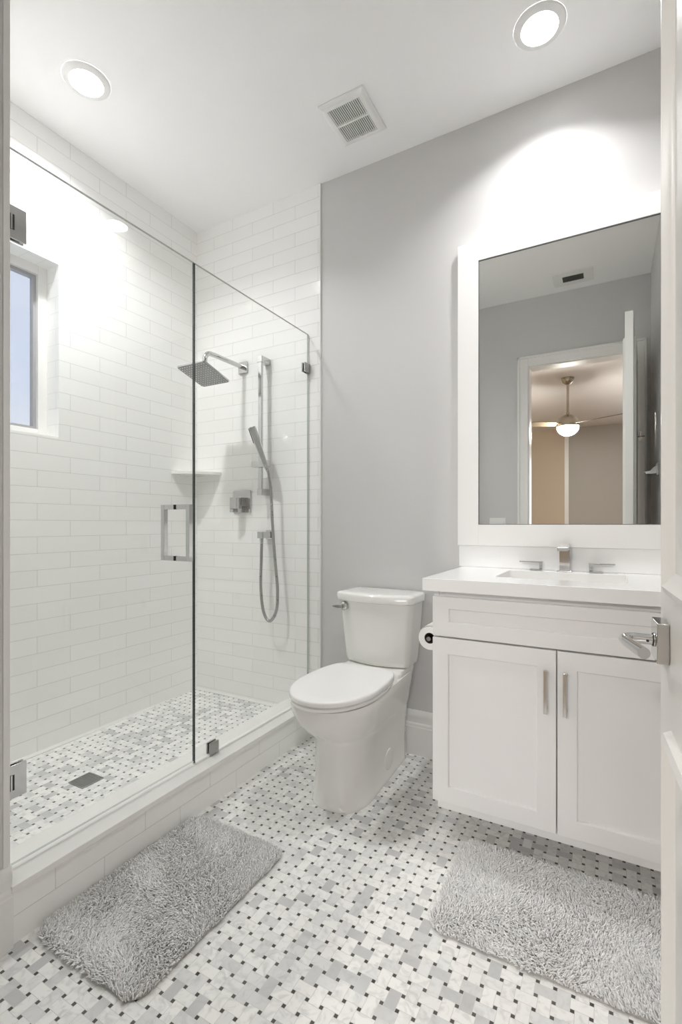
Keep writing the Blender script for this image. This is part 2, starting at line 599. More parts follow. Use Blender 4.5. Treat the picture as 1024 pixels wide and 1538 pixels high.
# ------------------------------------------------------------------ window in the shower wall
b = MB()
def frame(b, y0, y1, z0, z1, t, x0, x1):
    b.box((x0, y0, z0), (x1, y0 + t, z1))
    b.box((x0, y1 - t, z0), (x1, y1, z1))
    b.box((x0, y0 + t, z0), (x1, y1 - t, z0 + t))
    b.box((x0, y0 + t, z1 - t), (x1, y1 - t, z1))
frame(b, WY0, WY1, WZ0, WZ1, .042, XL - .15, XL - .095)
win = struct(obj('window_1', b, 'trim', bevel=.002), 'narrow white framed shower window')
b = MB(); frame(b, WY0 + .042, WY1 - .042, WZ0 + .042, WZ1 - .042, .014, XL - .14, XL - .112)
o = obj('window_sash', b, 'sash', win, bevel=.001); o['label'] = 'grey metal inner sash'
b = MB(); b.box((XL - .129, WY0 + .05, WZ0 + .05), (XL - .125, WY1 - .05, WZ1 - .05))
obj('window_pane', b, 'pane', win, smooth=0)
b = MB(); b.box((XL - .094, WY0 + .002, WZ0), (XL - .004, WY1 - .002, WZ0 + .006))
obj('window_sill', b, 'stone', win, bevel=.001)

# ------------------------------------------------------------------ shower glass
XG = -1.43
T = .0047
def pane(name, y0, y1, z0, z1, parent, dark=()):
    """thick glass sheet; its rim carries the green edge colour"""
    b = MB()
    fs = b.box((XG - T, y0, z0), (XG + T, y1, z1))
    for k, f in enumerate(fs):
        f.material_index = {0: 2, 1: 2, 2: 1, 3: 0, 4: 1, 5: 0}[k]
    if 'y1' not in dark:
        fs[4].material_index = 2
    return obj(name, b, ['glass', 'glass_edge', 'glass_edge_pale'], parent, smooth=0)

sd = thing('shower_door', 'clear frameless glass shower door with square chrome pull, on the left', 'shower door', (XG, .70, .172))
pane('glass_panel', .686, 1.372, .176, 2.137, sd, ('y1',))
b = MB(); b.box((XG - .003, .692, .161), (XG + .003, 1.370, .176))
obj('door_sweep', b, 'pane', sd, smooth=0)
for z in (1.933, .405):
    b = MB()
    for s in (-1, 1):
        x0, x1 = sorted((XG + s * T, XG + s * (T + .007)))
        b.box((x0, .686, z - .045), (x1, .746, z + .045))
    b.box((XG - .022, YK - .001, z - .045), (XG + .022, YK + .006, z + .045))
    b.box((XG - .008, YK + .004, z - .022), (XG + .008, .70, z + .022))
    hg = obj('hinge', b, 'chrome', sd, bevel=.002)
    b = MB(); b.box((XG + T + .0068, .698, z - .022), (XG + T + .0076, .714, z + .020))
    o = obj('hinge_slot', b, 'dark', hg); o['label'] = 'black slot of the hinge'
    b = MB(); b.box((XG + T + .0076, .704, z - .022), (XG + T + .0092, .708, z + .020))
    obj('hinge_pin', b, 'chrome', hg)
YH, ZH0, ZH1, OUT = 1.288, .970, 1.182, .062
for s in (-1, 1):
    b = MB()
    q = .009
    xa = XG + s * T
    xb = XG + s * (T + OUT)
    x0, x1 = sorted((xb - q, xb + q))
    b.box((x0, YH - q, ZH0), (x1, YH + q, ZH1))
    for z in (ZH0, ZH1 - 2 * q):
        xs = sorted((xa + s * .002, xb - s * q))
        b.box((xs[0], YH - q, z), (xs[1], YH + q, z + 2 * q))
    h = obj('pull_handle', b, 'chrome', sd, bevel=.001)
    for z in (ZH0, ZH1 - 2 * q):
        b = MB(); xs = sorted((xa, xa + s * .002)); b.box((xs[0], YH - q, z), (xs[1], YH + q, z + 2 * q))
        o = obj('gasket', b, 'dark', h); o['label'] = 'black gasket between handle and glass'

fp = thing('fixed_glass_panel', 'fixed clear glass shower screen on the curb, right of the door', 'glass panel', (XG, 1.8, .160))
pane('glass_panel', 1.377, 2.194, .165, 2.137, fp)
b = MB(); b.box((XG - .009, 1.377, .160), (XG + .009, 2.196, .169))
obj('sealant_bead', b, 'grout', fp, bevel=.002)
b = MB()
for s in (-1, 1):
    x0, x1 = sorted((XG + s * T, XG + s * (T + .007)))
    b.box((x0, 1.452, .161), (x1, 1.502, .213))
obj('clamp', b, 'satin', fp, bevel=.0015)
b = MB()
for s in (-1, 1):
    x0, x1 = sorted((XG + s * T, XG + s * (T + .007)))
    b.box((x0, 2.150, 1.925), (x1, 2.199, 1.975))
obj('clamp', b, 'satin', fp, bevel=.0015)

# ------------------------------------------------------------------ shower fittings
sh = thing('rain_shower', 'large square rain shower head on a chrome wall arm', 'shower head', (-1.882, YB, 2.03))
b = MB(); b.box((-1.915, YB - .012, 1.995), (-1.849, YB, 2.061))
obj('flange', b, 'chrome', sh, bevel=.002)
b = MB()
pts = [(-1.882, 2.192, 2.030)] + [(-1.882, y, 2.030) for y in (2.10, 2.02, 1.96)]
for k in range(1, 8):
    a = k / 7 * PI / 2
    pts.append((-1.884, 1.935 - .045 * math.sin(a), 2.030 - .045 * (1 - math.cos(a))))
pts += [(-1.886, 1.889, 1.96), (-1.888, 1.888, 1.93)]
b.tube(pts, .0130, 18)
b.lathe([(.016, 0), (.016, .022), (.011, .026)], (-1.888, 1.888, 1.918), (0, 0, 1), 20)
obj('arm', b, 'chrome', sh)
# tilted plate
Mh = Matrix.Translation((-1.890, 1.886, 1.908)) @ Matrix.Rotation(R(-16.5), 4, 'X')
b = MB()
ring = lambda s, z, r: [Mh @ Vector((x, y, z)) for x, y in resample([(sx * (s - r) + r * math.cos(a), sy * (s - r) + r * math.sin(a)) for sx, sy, a0 in ((1, 1, 0), (-1, 1, 90), (-1, -1, 180), (1, -1, 270)) for a in [R(a0 + k * 18) for k in range(6)]], 48)]
b.loft([ring(.1, -.004, .01), ring(.101, -.001, .01), ring(.101, .003, .01), ring(.035, .010, .01)])
hd = obj('spray_plate', b, 'chrome', sh)
b = MB(); b.loft([ring(.097, -.0047, .008), ring(.097, -.0038, .008)])
face_o = obj('nozzle_face', b, 'head', hd); face_o['label'] = 'grey face dotted with rubber nozzles'
b = MB()
for i in range(11):
    for j in range(11):
        p0 = Mh @ Vector((-.085 + .017 * i, -.085 + .017 * j, -.0045))
        p1 = Mh @ Vector((-.085 + .017 * i, -.085 + .017 * j, -.0075))
        b.cyl(p0, p1, .0030, 8, .002)
noz = obj('nozzles', b, 'plastic', hd); noz['kind'] = 'stuff'

XB = -1.705
YBAR = 2.135
sb = thing('slide_bar', 'vertical chrome slide bar on the tiled shower wall', 'slide bar', (XB, YB, 1.28))
b = MB(); b.box((XB - .0125, YBAR - .008, 1.288), (XB + .0125, YBAR + .008, 2.035))
obj('rail', b, 'chrome', sb, bevel=.003)
for z in (1.270, 2.012):
    b = MB(); b.box((XB - .018, YBAR - .011, z), (XB + .018, YB, z + .036))
    obj('wall_mount', b, 'chrome', sb, bevel=.003)
b = MB()
b.box((XB - .040, YBAR - .034, 1.424), (XB + .022, YBAR + .014, 1.458))
b.box((XB + .022, YBAR - .045, 1.422), (XB + .070, YBAR - .003, 1.460))
obj('sliding_holder', b, 'chrome', sb, bevel=.004)
# hand shower leaning in the holder
hs = thing('hand_shower', 'chrome stick hand shower with grey hose looping below it', 'hand shower', (XB + .05, 2.11, 1.42))
p0 = Vector((-1.640, 2.105, 1.412)); p1 = Vector((-1.700, 2.055, 1.635))
d = (p1 - p0).normalized()
sx = Vector((1, 0, 0)); sx = (sx - d * sx.dot(d)).normalized(); sy = d.cross(sx)
# turn the stick so that its spray side looks to the left and forward
sy = Vector((-.80, -.45, -.30)); sy = (sy - d * sy.dot(d)).normalized(); sx = sy.cross(d)
def rect_ring(c, a, bb):
    return [c + sx * (u * a) + sy * (v * bb) for u, v in ((-1, -.7), (-.7, -1), (.7, -1), (1, -.7), (1, .7), (.7, 1), (-.7, 1), (-1, .7))]
L = (p1 - p0).length
b = MB(); b.loft([rect_ring(p0, .009, .009), rect_ring(p0 + d * .03, .014, .014), rect_ring(p0 + d * (L * .58), .018, .017), rect_ring(p0 + d * (L * .62), .021, .019), rect_ring(p0 + d * L, .021, .019)])
hb = obj('handle', b, 'chrome', hs, bevel=.001)
b = MB(); b.loft([[p0 + d * (L * .64 + t) + sy * o2 + sx * u for u, t in ((-.017, 0), (.017, 0), (.017, L * .34), (-.017, L * .34))] for o2 in (.0188, .0205)])
o = obj('spray_face', b, 'dark', hb); o['label'] = 'dark spray face'
b = MB()
hose = smooth_path([p0, (-1.632, 2.112, 1.385), (-1.626, 2.125, 1.30), (-1.618, 2.13, 1.10), (-1.600, 2.13, .90), (-1.585, 2.13, .75), (-1.590, 2.13, .645),
                    (-1.622, 2.13, .582), (-1.656, 2.13, .580), (-1.686, 2.13, .640), (-1.700, 2.13, .76), (-1.697, 2.13, .90), (-1.690, 2.125, 1.000)], 8)
b.tube(hose, .0084, 12)
o = obj('hose', b, 'satin', hs); o['label'] = 'grey metal shower hose'
we = thing('hose_outlet', 'small square chrome wall outlet where the hose starts', 'hose outlet', (-1.69, YB, 1.048))
b = MB(); b.box((-1.712, YB - .012, 1.022), (-1.664, YB, 1.074))
obj('wall_plate', b, 'chrome', we, bevel=.002)
b = MB(); b.box((-1.708, 2.108, 1.030), (-1.672, YB - .010, 1.066)); b.cyl((-1.690, 2.125, 1.032), (-1.690, 2.125, 1.000), .011, 16, .009)
obj('elbow', b, 'chrome', we, bevel=.0015)

va = thing('shower_valve', 'square chrome shower mixer plate with cube lever', 'shower valve', (-1.885, YB, 1.24))
b = MB(); b.box((-1.955, YB - .010, 1.175), (-1.825, YB, 1.305))
obj('escutcheon', b, 'chrome', va, bevel=.002)
b = MB(); b.box((-1.912, YB - .040, 1.214), (-1.862, YB - .009, 1.264))
obj('valve_stem', b, 'satin', va, bevel=.002)
b = MB(); b.box((-1.918, YB - .082, 1.196), (-1.868, YB - .038, 1.262)); b.box((-1.918, YB - .082, 1.176), (-1.893, YB - .038, 1.196))
obj('lever', b, 'chrome', va, bevel=.003)

b = MB()
poly = [(XL, YB, 0), (XL, YB - .205, 0)]
for k in range(1, 16):
    t = k / 16
    # gently bowed front edge
    x = XL + .205 * t; y = YB - .205 * (1 - t)
    bow = .030 * math.sin(PI * t)
    poly.append((x + bow * .707, y - bow * .707, 0))
poly.append((XL + .205, YB, 0))
b.prism([(x, y, 1.405) for x, y, z in poly], (0, 0, .018))
tag(obj('corner_shelf', b, 'stone', bevel=.002, origin=(XL, YB, 1.405)), 'pale stone corner shelf in the back corner of the shower', 'shelf')

dr = thing('floor_drain', 'square metal drain grate in the shower floor', 'drain', (DRX, DRY, .058))
b = MB()
s = .046
b.box((DRX - s, DRY - s, .055), (DRX + s, DRY + s, .061))
obj('drain_body', b, 'grille_dark', dr)
b = MB()
for k in range(9):
    a = -s + .004 + k * (2 * s - .008) / 8
    b.box((DRX + a - .0032, DRY - s, .061), (DRX + a + .0032, DRY + s, .0635))
    b.box((DRX - s, DRY + a - .0032, .061), (DRX + s, DRY + a + .0032, .0635))
obj('grate', b, 'steel', dr, smooth=0)

# ------------------------------------------------------------------ toilet
TX = -.951
to = thing('toilet', 'white two piece toilet with closed lid between shower and vanity', 'toilet', (TX, 1.85, 0))
def bowl_ring(z, yf, ym, w, yb, wb, pw=2.1, n=72, r=.03):
    poly = []
    for k in range(41):
        a = PI * k / 40                       # right side -> front -> left side
        c, s_ = math.cos(a), math.sin(a)
        poly.append((TX + w * math.copysign(abs(c) ** (2 / pw), c), ym - (ym - yf) * abs(s_) ** (2 / pw)))
    for k in range(9):
        a = PI - PI / 2 * k / 8
        poly.append((TX - wb + r + r * math.cos(a), yb - r + r * math.sin(a)))
    for k in range(9):
        a = PI / 2 - PI / 2 * k / 8
        poly.append((TX + wb - r + r * math.cos(a), yb - r + r * math.sin(a)))
    return [(x, y, z) for x, y in resample(poly, n)]
b = MB()
S = [(0, 1.600, 1.76, .122, 2.165, .108, 2.5), (.006, 1.598, 1.76, .124, 2.165, .110, 2.5), (.016, 1.604, 1.76, .119, 2.165, .107, 2.5), (.10, 1.610, 1.77, .115, 2.165, .105, 2.5),
     (.20, 1.613, 1.77, .115, 2.165, .110, 2.45), (.252, 1.606, 1.77, .118, 2.165, .116, 2.4), (.268, 1.596, 1.76, .122, 2.165, .119, 2.35), (.285, 1.570, 1.75, .131, 2.165, .124, 2.3),
     (.315, 1.530, 1.73, .147, 2.165, .130, 2.2), (.35, 1.496, 1.70, .157, 2.165, .136, 2.15), (.39, 1.472, 1.69, .168, 2.165, .143, 2.1), (.418, 1.464, 1.69, .171, 2.165, .146, 2.1),
     (.428, 1.468, 1.69, .167, 2.165, .146, 2.1)]
b.loft([bowl_ring(z, yf, ym, w, yb, wb, pw) for z, yf, ym, w, yb, wb, pw in S])
# raised deck that carries the tank
def deck_ring(z, yf, w, r=.02):
    poly = [(TX + sx_ * (w - r) + r * math.cos(R(a0 + k * 18)), (2.165 - r if sy_ > 0 else yf + r) + r * math.sin(R(a0 + k * 18))) for sx_, sy_, a0 in ((1, 1, 0), (-1, 1, 90), (-1, -1, 180), (1, -1, 270)) for k in range(6)]
    return [(x, y, z) for x, y in resample(poly, 48)]
b.loft([deck_ring(.30, 1.98, .118), deck_ring(.38, 1.965, .136), deck_ring(.425, 1.958, .1465), deck_ring(.443, 1.962, .149), deck_ring(.452, 1.975, .145)])
obj('bowl', b, 'porcelain', to, smooth=50)
b = MB(); b.lathe([(.045, 0), (.045, .003), (.042, .006), (.036, .0065)], (TX + .1085, 1.935, .085), (1, .0, 0), 32)
o = obj('bolt_cap', b, 'porcelain', to)
def seat_ring(z, grow=0.0, n=72):
    yf, ym, w, yb, wb = 1.450 - grow, 1.70, .175 + grow, 1.950 + grow * .5, .126
    poly = []
    for k in range(49):
        a = PI * k / 48
        c, s_ = math.cos(a), math.sin(a)
        poly.append((TX + w * math.copysign(abs(c) ** (2 / 2.05), c), ym - (ym - yf) * abs(s_) ** (2 / 2.05)))
    # shoulders narrowing to the straight hinge edge
    for k in range(1, 13):
        t = k / 12
        poly.append((TX - (w - (w - wb) * (1 - math.cos(t * PI / 2))), ym + (yb - .018 - ym) * math.sin(t * PI / 2) if t < 1 else yb - .018))
    poly += [(TX - wb + .004, yb - .004), (TX - wb + .014, yb), (TX + wb - .014, yb), (TX + wb - .004, yb - .004)]
    for k in range(12, 0, -1):
        t = k / 12
        poly.append((TX + (w - (w - wb) * (1 - math.cos(t * PI / 2))), ym + (yb - .018 - ym) * math.sin(t * PI / 2) if t < 1 else yb - .018))
    return [(x, y, z) for x, y in resample(poly, n)]
b = MB(); b.loft([seat_ring(.4315, -.012), seat_ring(.434, -.004), seat_ring(.444, -.001), seat_ring(.447, -.005)])
obj('seat', b, 'seat', to, smooth=50)
b = MB(); b.loft([seat_ring(.4505, -.006), seat_ring(.453, 0), seat_ring(.464, .001), seat_ring(.4685, -.0005), seat_ring(.4712, -.004), seat_ring(.4725, -.012), seat_ring(.4735, -.06)])
obj('seat_lid', b, 'seat', to, smooth=50)
def tank_ring(z, w, yf, bow, yb=2.185, r=.03, n=80):
    poly = []
    for sx_ in (1, -1):
        pass
    m_ = 24
    for k in range(m_ + 1):                    # bowed front, right to left
        t = 1 - 2 * k / m_
        xx = t * (w - r)
        poly.append((TX + xx, yf + bow * (t * t)))
    yc = yf + bow
    for k in range(1, 7):
        a = R(-90 - 90 * k / 6)
        poly.append((TX - (w - r) + r * math.cos(a), yc + r + r * math.sin(a)))
    poly += [(TX - w, yb - .01), (TX - w + .01, yb), (TX + w - .01, yb), (TX + w, yb - .01)]
    for k in range(0, 6):
        a = R(0 - 90 * k / 6)
        poly.append((TX + (w - r) + r * math.cos(a), yc + r + r * math.sin(a)))
    return [(x, y, z) for x, y in resample(poly, n)]
b = MB(); b.loft([tank_ring(.4535, .146, 2.020, .025), tank_ring(.458, .155, 2.008, .026), tank_ring(.48, .160, 1.999, .028), tank_ring(.60, .171, 1.990, .029), tank_ring(.746, .184, 1.980, .030)])
obj('tank', b, 'porcelain', to, smooth=50)
b = MB(); b.loft([tank_ring(.748, .186, 1.972, .030), tank_ring(.751, .193, 1.964, .030), tank_ring(.778, .195, 1.962, .030), tank_ring(.785, .192, 1.966, .030), tank_ring(.789, .182, 1.976, .030), tank_ring(.790, .150, 2.01, .02)])
obj('tank_lid', b, 'porcelain', to, smooth=50)
b = MB()
fx, fy, fz = TX - .147, 2.002, .722
b.lathe([(.021, 0), (.021, .007), (.017, .013), (.010, .016), (.009, .024)], (fx, fy + .004, fz), (0, -1, 0), 28)
b.loft([[(fx + .004, fy - .018, fz - .008), (fx + .004, fy - .030, fz - .008), (fx + .004, fy - .030, fz + .008), (fx + .004, fy - .018, fz + .008)],
        [(fx - .020, fy - .026, fz - .007), (fx - .020, fy - .036, fz - .007), (fx - .020, fy - .036, fz + .007), (fx - .020, fy - .026, fz + .007)],
        [(fx - .042, fy - .034, fz - .003), (fx - .042, fy - .040, fz - .003), (fx - .042, fy - .040, fz + .003), (fx - .042, fy - .034, fz + .003)]])
o = obj('flush_lever', b, 'chrome', to, bevel=.001); o['label'] = 'chrome flush lever'

# ------------------------------------------------------------------ vanity
VX0, VX1, VY = -.552, .255, 1.66
vc = thing('vanity_cabinet', 'white shaker vanity cabinet with two doors and false drawer', 'cabinet', (-.148, 1.93, 0))
b = MB()
b.box((VX0, VY + .020, .128), (VX0 + .018, 2.198, .872))
b.box((VX1 - .018, VY + .020, .128), (VX1, 2.198, .872))
b.box((VX0 + .018, VY + .024, .128), (VX1 - .018, VY + .040, .872))
b.box((VX0 + .018, VY + .040, .128), (VX1 - .018, 2.198, .146))
obj('carcass', b, 'cabinet', vc, bevel=.001)
b = MB(); b.box((VX0 + .010, VY + .030, .088), (VX1, VY + .048, .130)); b.box((VX0 + .010, VY + .048, .088), (VX0 + .028, 2.198, .130))
obj('bottom_rail', b, 'cabinet', vc, bevel=.001)
b = MB(); b.box((VX0 + .03, 1.86, 0), (VX1, 1.876, .128)); b.box((VX0 + .03, 1.876, 0), (VX0 + .046, 2.19, .128))
obj('toe_kick', b, 'cabinet', vc)
def shaker(b, x0, x1, z0, z1, y, st, rt, rb, dep=.010, th=.020):
    """a frame-and-panel front as one closed surface: flat frame, square step down to the panel"""
    bm = b.bm
    def ring(xa, xb, za, zb, yy):
        return [bm.verts.new((xa, yy, za)), bm.verts.new((xb, yy, za)), bm.verts.new((xb, yy, zb)), bm.verts.new((xa, yy, zb))]
    r0 = ring(x0, x1, z0, z1, y + th)
    r1 = ring(x0, x1, z0, z1, y)
    r2 = ring(x0 + st, x1 - st, z0 + rb, z1 - rt, y)
    r3 = ring(x0 + st + .002, x1 - st - .002, z0 + rb + .002, z1 - rt - .002, y + dep)
    for a, c in ((r0, r1), (r1, r2), (r2, r3)):
        for k in range(4):
            b.face([a[k], a[(k + 1) % 4], c[(k + 1) % 4], c[k]])
    b.face(r3)
    b.face(list(reversed(r0)))
b = MB(); shaker(b, VX0 + .001, VX1 - .001, .713, .852, VY, .058, .042, .050)
obj('drawer_front', b, 'cabinet', vc, bevel=.0012)
def pull(x, z0, z1, parent):
    b = MB()
    b.box((x - .005, VY - .030, z0), (x + .005, VY - .020, z1))
    for z in (z0 + .006, z1 - .016):
        b.box((x - .005, VY - .021, z), (x + .005, VY, z + .010))
    obj('handle', b, 'chrome', parent, bevel=.001)['label'] = 'chrome bar pull'
for x0, x1, hx in ((VX0 + .001, -.1475, -.176), (-.1435, VX1 - .001, -.120)):
    b = MB(); shaker(b, x0, x1, .128, .707, VY, .056, .056, .056)
    d_ = obj('cabinet_door', b, 'cabinet', vc, bevel=.0012)
    pull(hx, .512, .648, d_)

CT = thing('vanity_countertop', 'thick white quartz countertop on the vanity', 'countertop', (-.16, 1.93, .872))
HX0, HX1, HY0, HY1 = -.365, .056, 1.812, 2.112
b = MB()
bm = b.bm
def rect(x0, x1, y0, y1, z):
    return [bm.verts.new((x0, y0, z)), bm.verts.new((x1, y0, z)), bm.verts.new((x1, y1, z)), bm.verts.new((x0, y1, z))]
o0 = rect(-.584, XR - .002, 1.643, YB + .004, .872); o1 = rect(-.584, XR - .002, 1.643, YB + .004, .916)
i0 = rect(HX0, HX1, HY0, HY1, .872); i1 = rect(HX0, HX1, HY0, HY1, .916)
for k in range(4):
    k2 = (k + 1) % 4
    b.face([o0[k], o0[k2], o1[k2], o1[k]])
    b.face([o1[k], o1[k2], i1[k2], i1[k]])
    b.face([i1[k], i1[k2], i0[k2], i0[k]])
    b.face([i0[k], i0[k2], o0[k2], o0[k]])
obj('slab', b, 'quartz', CT, bevel=.0015)
b = MB(); b.box((-.600, YB - .016, .9165), (XR - .002, YB + .005, 1.012))
tag(obj('backsplash', b, 'quartz', bevel=.0015, origin=(-.17, YB, .9165)), 'low white quartz backsplash strip under the mirror', 'backsplash')
sk = thing('undermount_sink', 'white rectangular basin set into the countertop', 'sink', (-.155, 1.96, .74))
def rr(x0, x1, y0, y1, z, r):
    poly = [((x1 - r if a0 in (0, 270) else x0 + r) + r * math.cos(R(a0 + k * 18)), (y1 - r if a0 in (0, 90) else y0 + r) + r * math.sin(R(a0 + k * 18))) for a0 in (0, 90, 180, 270) for k in range(6)]
    return [(x, y, z) for x, y in poly]
b = MB()
b.loft([rr(HX0 - .02, HX1 + .02, HY0 - .02, HY1 + .02, .8715, .03), rr(HX0 - .004, HX1 + .004, HY0 - .004, HY1 + .004, .8715, .025),
        rr(HX0 + .004, HX1 - .004, HY0 + .004, HY1 - .004, .80, .03), rr(HX0 + .03, HX1 - .03, HY0 + .03, HY1 - .03, .755, .05),
        rr(-.18, -.13, 1.94, 1.99, .750, .024)], cap0=False)
obj('basin', b, 'porcelain', sk)
b = MB(); b.lathe([(.021, 0), (.021, .003), (.016, .004)], (-.155, 1.965, .750), (0, 0, 1), 24)
obj('drain', b, 'chrome', sk)

FX, FY = -.158, 2.150
fa = thing('faucet', 'square chrome faucet with two lever handles behind the sink', 'faucet', (FX, FY, .916))
b = MB(); b.box((FX - .028, FY - .022, .916), (FX + .028, FY + .022, .921)); b.box((FX - .019, FY - .016, .921), (FX + .019, FY + .016, 1.004))
# spout reaching out over the basin
prof = [(FY + .014, 1.010), (FY - .105, 1.004), (FY - .110, 1.018), (FY - .02, 1.030), (FY + .014, 1.030)]
b.prism([(FX - .019, y, z) for y, z in prof], (.038, 0, 0))
b.box((FX - .012, FY - .010, 1.003), (FX + .012, FY + .008, 1.012))
obj('spout', b, 'chrome', fa, bevel=.0012)
for sgn, cx in ((-1, FX - .108), (1, FX + .112)):
    b = MB()
    b.box((cx - .024, FY - .020, .916), (cx + .024, FY + .020, .923))
    b.box((cx - sgn * .018 - .006, FY - .009, .923), (cx - sgn * .018 + .006, FY + .009, .950))
    xs = sorted((cx - sgn * .026, cx + sgn * .066))
    b.box((xs[0], FY - .010, .949), (xs[1], FY + .010, .9535))
    obj('tap_lever', b, 'chrome', fa, bevel=.001)

mi = thing('vanity_mirror', 'large mirror in a wide white frame above the vanity', 'mirror', (-.17, YB, 1.012))
MX0, MX1, MZ0, MZ1 = -.604, .258, 1.0125, 2.372
GX0, GX1, GZ0, GZ1 = -.511, .172, 1.106, 2.286
b = MB()
y0, y1 = YB - .024, YB + .005
b.box((MX0, y0, MZ0), (GX0, y1, MZ1)); b.box((GX1, y0, MZ0), (MX1, y1, MZ1))
b.box((GX0, y0, GZ1), (GX1, y1, MZ1)); b.box((GX0, y0, MZ0), (GX1, y1, GZ0))
obj('mirror_frame', b, 'trim', mi, bevel=.0012)
b = MB(); b.box((GX0 - .001, YB - .020, GZ0 - .001), (GX1 + .001, YB - .016, GZ1 + .001))
obj('mirror_glass', b, 'mirror', mi, smooth=0)
b = MB()
for a, c in (((GX0, y0 + .001, GZ0), (GX0 + .0025, YB - .019, GZ1)), ((GX1 - .0025, y0 + .001, GZ0), (GX1, YB - .019, GZ1)), ((GX0, y0 + .001, GZ1 - .0035), (GX1, YB - .019, GZ1)), ((GX0, y0 + .001, GZ0), (GX1, YB - .019, GZ0 + .0025))):
    b.box(a, c)
o = obj('inner_edge', b, 'grille_dark', mi); o['label'] = 'thin dark line around the mirror glass'

# ------------------------------------------------------------------ toilet paper on the vanity side
px_, pz_ = -.606, .668
tp = thing('paper_holder', 'chrome toilet paper holder on the vanity side panel', 'toilet paper holder', (VX0, 1.84, pz_))
b = MB(); b.cyl((px_, 1.776, pz_), (px_, 1.905, pz_), .0085, 20)
b.box((px_ - .008, 1.900, pz_ - .009), (VX0, 1.916, pz_ + .009)); b.box((VX0 - .008, 1.885, pz_ - .022), (VX0, 1.930, pz_ + .022))
obj('holder_arm', b, 'chrome', tp, bevel=.001)
tr = thing('toilet_roll', 'white toilet paper roll beside the vanity', 'toilet paper', (px_, 1.84, pz_ - .048))
b = MB()
ro, ri = .045, .021
n = 40
def circ(r, y):
    return [(px_ + r * math.cos(2 * PI * k / n), y, pz_ + r * math.sin(2 * PI * k / n)) for k in range(n)]
vr = b.loft([circ(ri, 1.79), circ(ro, 1.79), circ(ro, 1.89), circ(ri, 1.89)], cap0=False, cap1=False)
tail = [(px_ + .046 * math.cos(R(a)), pz_ + .047 * math.sin(R(a))) for a in range(150, 60, -10)]
b.loft([[(x, 1.79, z + .001), (x, 1.89, z + .001), (x, 1.89, z), (x, 1.79, z)] for x, z in tail] + [[(px_ + .052, 1.79, pz_ + .047), (px_ + .052, 1.89, pz_ + .047), (px_ + .052, 1.89, pz_ + .0455), (px_ + .052, 1.79, pz_ + .0455)]])
obj('paper', b, 'paper', tr, smooth=60)
b = MB(); b.loft([circ(ri, 1.79), circ(ri - .0015, 1.79), circ(ri - .0015, 1.89), circ(ri, 1.89)], cap0=False, cap1=False)
o = obj('cardboard_core', b, 'core', tr); o['label'] = 'dark cardboard core'

# ------------------------------------------------------------------ open bathroom door on the right
P = Vector((.080, 1.03, 0))
E = (Vector((.124, .235, 0)) - P).normalized()      # along the door towards its hinges
Nn = Vector((E.y, -E.x, 0))                          # out of the visible face, to the left
if Nn.x > 0:
    Nn = -Nn
DL, DT = .775, .044
Md = Matrix(((E.x, -Nn.x, 0, P.x), (E.y, -Nn.y, 0, P.y), (0, 0, 1, 0), (0, 0, 0, 1)))   # local: x along door, y into thickness
DZ0, DZ1 = .012, 2.375
b = MB()
b.box((0, 0, DZ0), (DL, DT, DZ1), M=Md)
dlf = struct(obj('door_1', b, 'door', bevel=.002), 'white two panel bathroom door standing open at the right edge')
def moulding(z0, z1, x0, x1, side):
    """raised ring of moulding around a panel"""
    prof = [(0, 0), (.004, .011), (.014, .015), (.022, .009), (.030, .0055), (.036, .0)]
    rings = []
    for q, h in prof:
        y = -h if side < 0 else DT + h
        rings.append([Md @ Vector(c) for c in ((x0 + q, y, z0 + q), (x1 - q, y, z0 + q), (x1 - q, y, z1 - q), (x0 + q, y, z1 - q))])
    b = MB(); b.loft(rings, cap0=False, cap1=False)
    y = -.0 if side < 0 else DT
    qa, qb = .075, .10
    yy = (-.0005, -.008) if side < 0 else (DT + .0005, DT + .008)
    b.loft([[Md @ Vector(c) for c in ((x0 + q, yv, z0 + q), (x1 - q, yv, z0 + q), (x1 - q, yv, z1 - q), (x0 + q, yv, z1 - q))] for q, yv in ((qa, yy[0]), (qb, yy[1]))])
    obj('door_panel', b, 'door', dlf, smooth=30)
for side in (-1, 1):
    moulding(.997, 2.255, .105, DL - .11, side)
    moulding(.215, .780, .105, DL - .11, side)
HZ = .914
def lever(side):
    s_ = -1 if side < 0 else 1
    y0 = 0 if side < 0 else DT
    b = MB()
    a, c = sorted((y0, y0 + s_ * .018))
    b.box((.030, a, HZ - .033), (.096, c, HZ + .033), M=Md)
    hl = obj('lever_handle', b, 'chrome', dlf, bevel=.0015)
    b = MB()
    q = lambda x, y, z=HZ: Md @ Vector((x, y0 + s_ * y, z))
    path = [q(.063, .010), q(.063, .036), q(.063, .046)]
    for k in range(1, 7):
        t = R(90 * k / 6)
        path.append(q(.063 + .016 * (1 - math.cos(t)), .046 + .016 * math.sin(t)))
    path += [q(.10, .0595), q(.172, .044)]
    b.tube(path, .0088, 20)
    b.cyl(q(.063, .013), q(.063, .019), .0115, 20)
    obj('lever', b, 'chrome', hl)
    b = MB(); b.cyl(q(.063, .019), q(.063, .0205), .0112, 20); b.cyl(q(.0725, .028, HZ - .001), q(.0733, .028, HZ - .001), .0022, 10)
    o = obj('set_screw', b, 'dark', hl); o['label'] = 'dark set screw and gap'
lever(-1); lever(1)
b = MB(); b.box((-.0012, .008, HZ - .028), (.0004, .036, HZ + .028), M=Md)
obj('latch_plate', b, 'chrome', dlf)
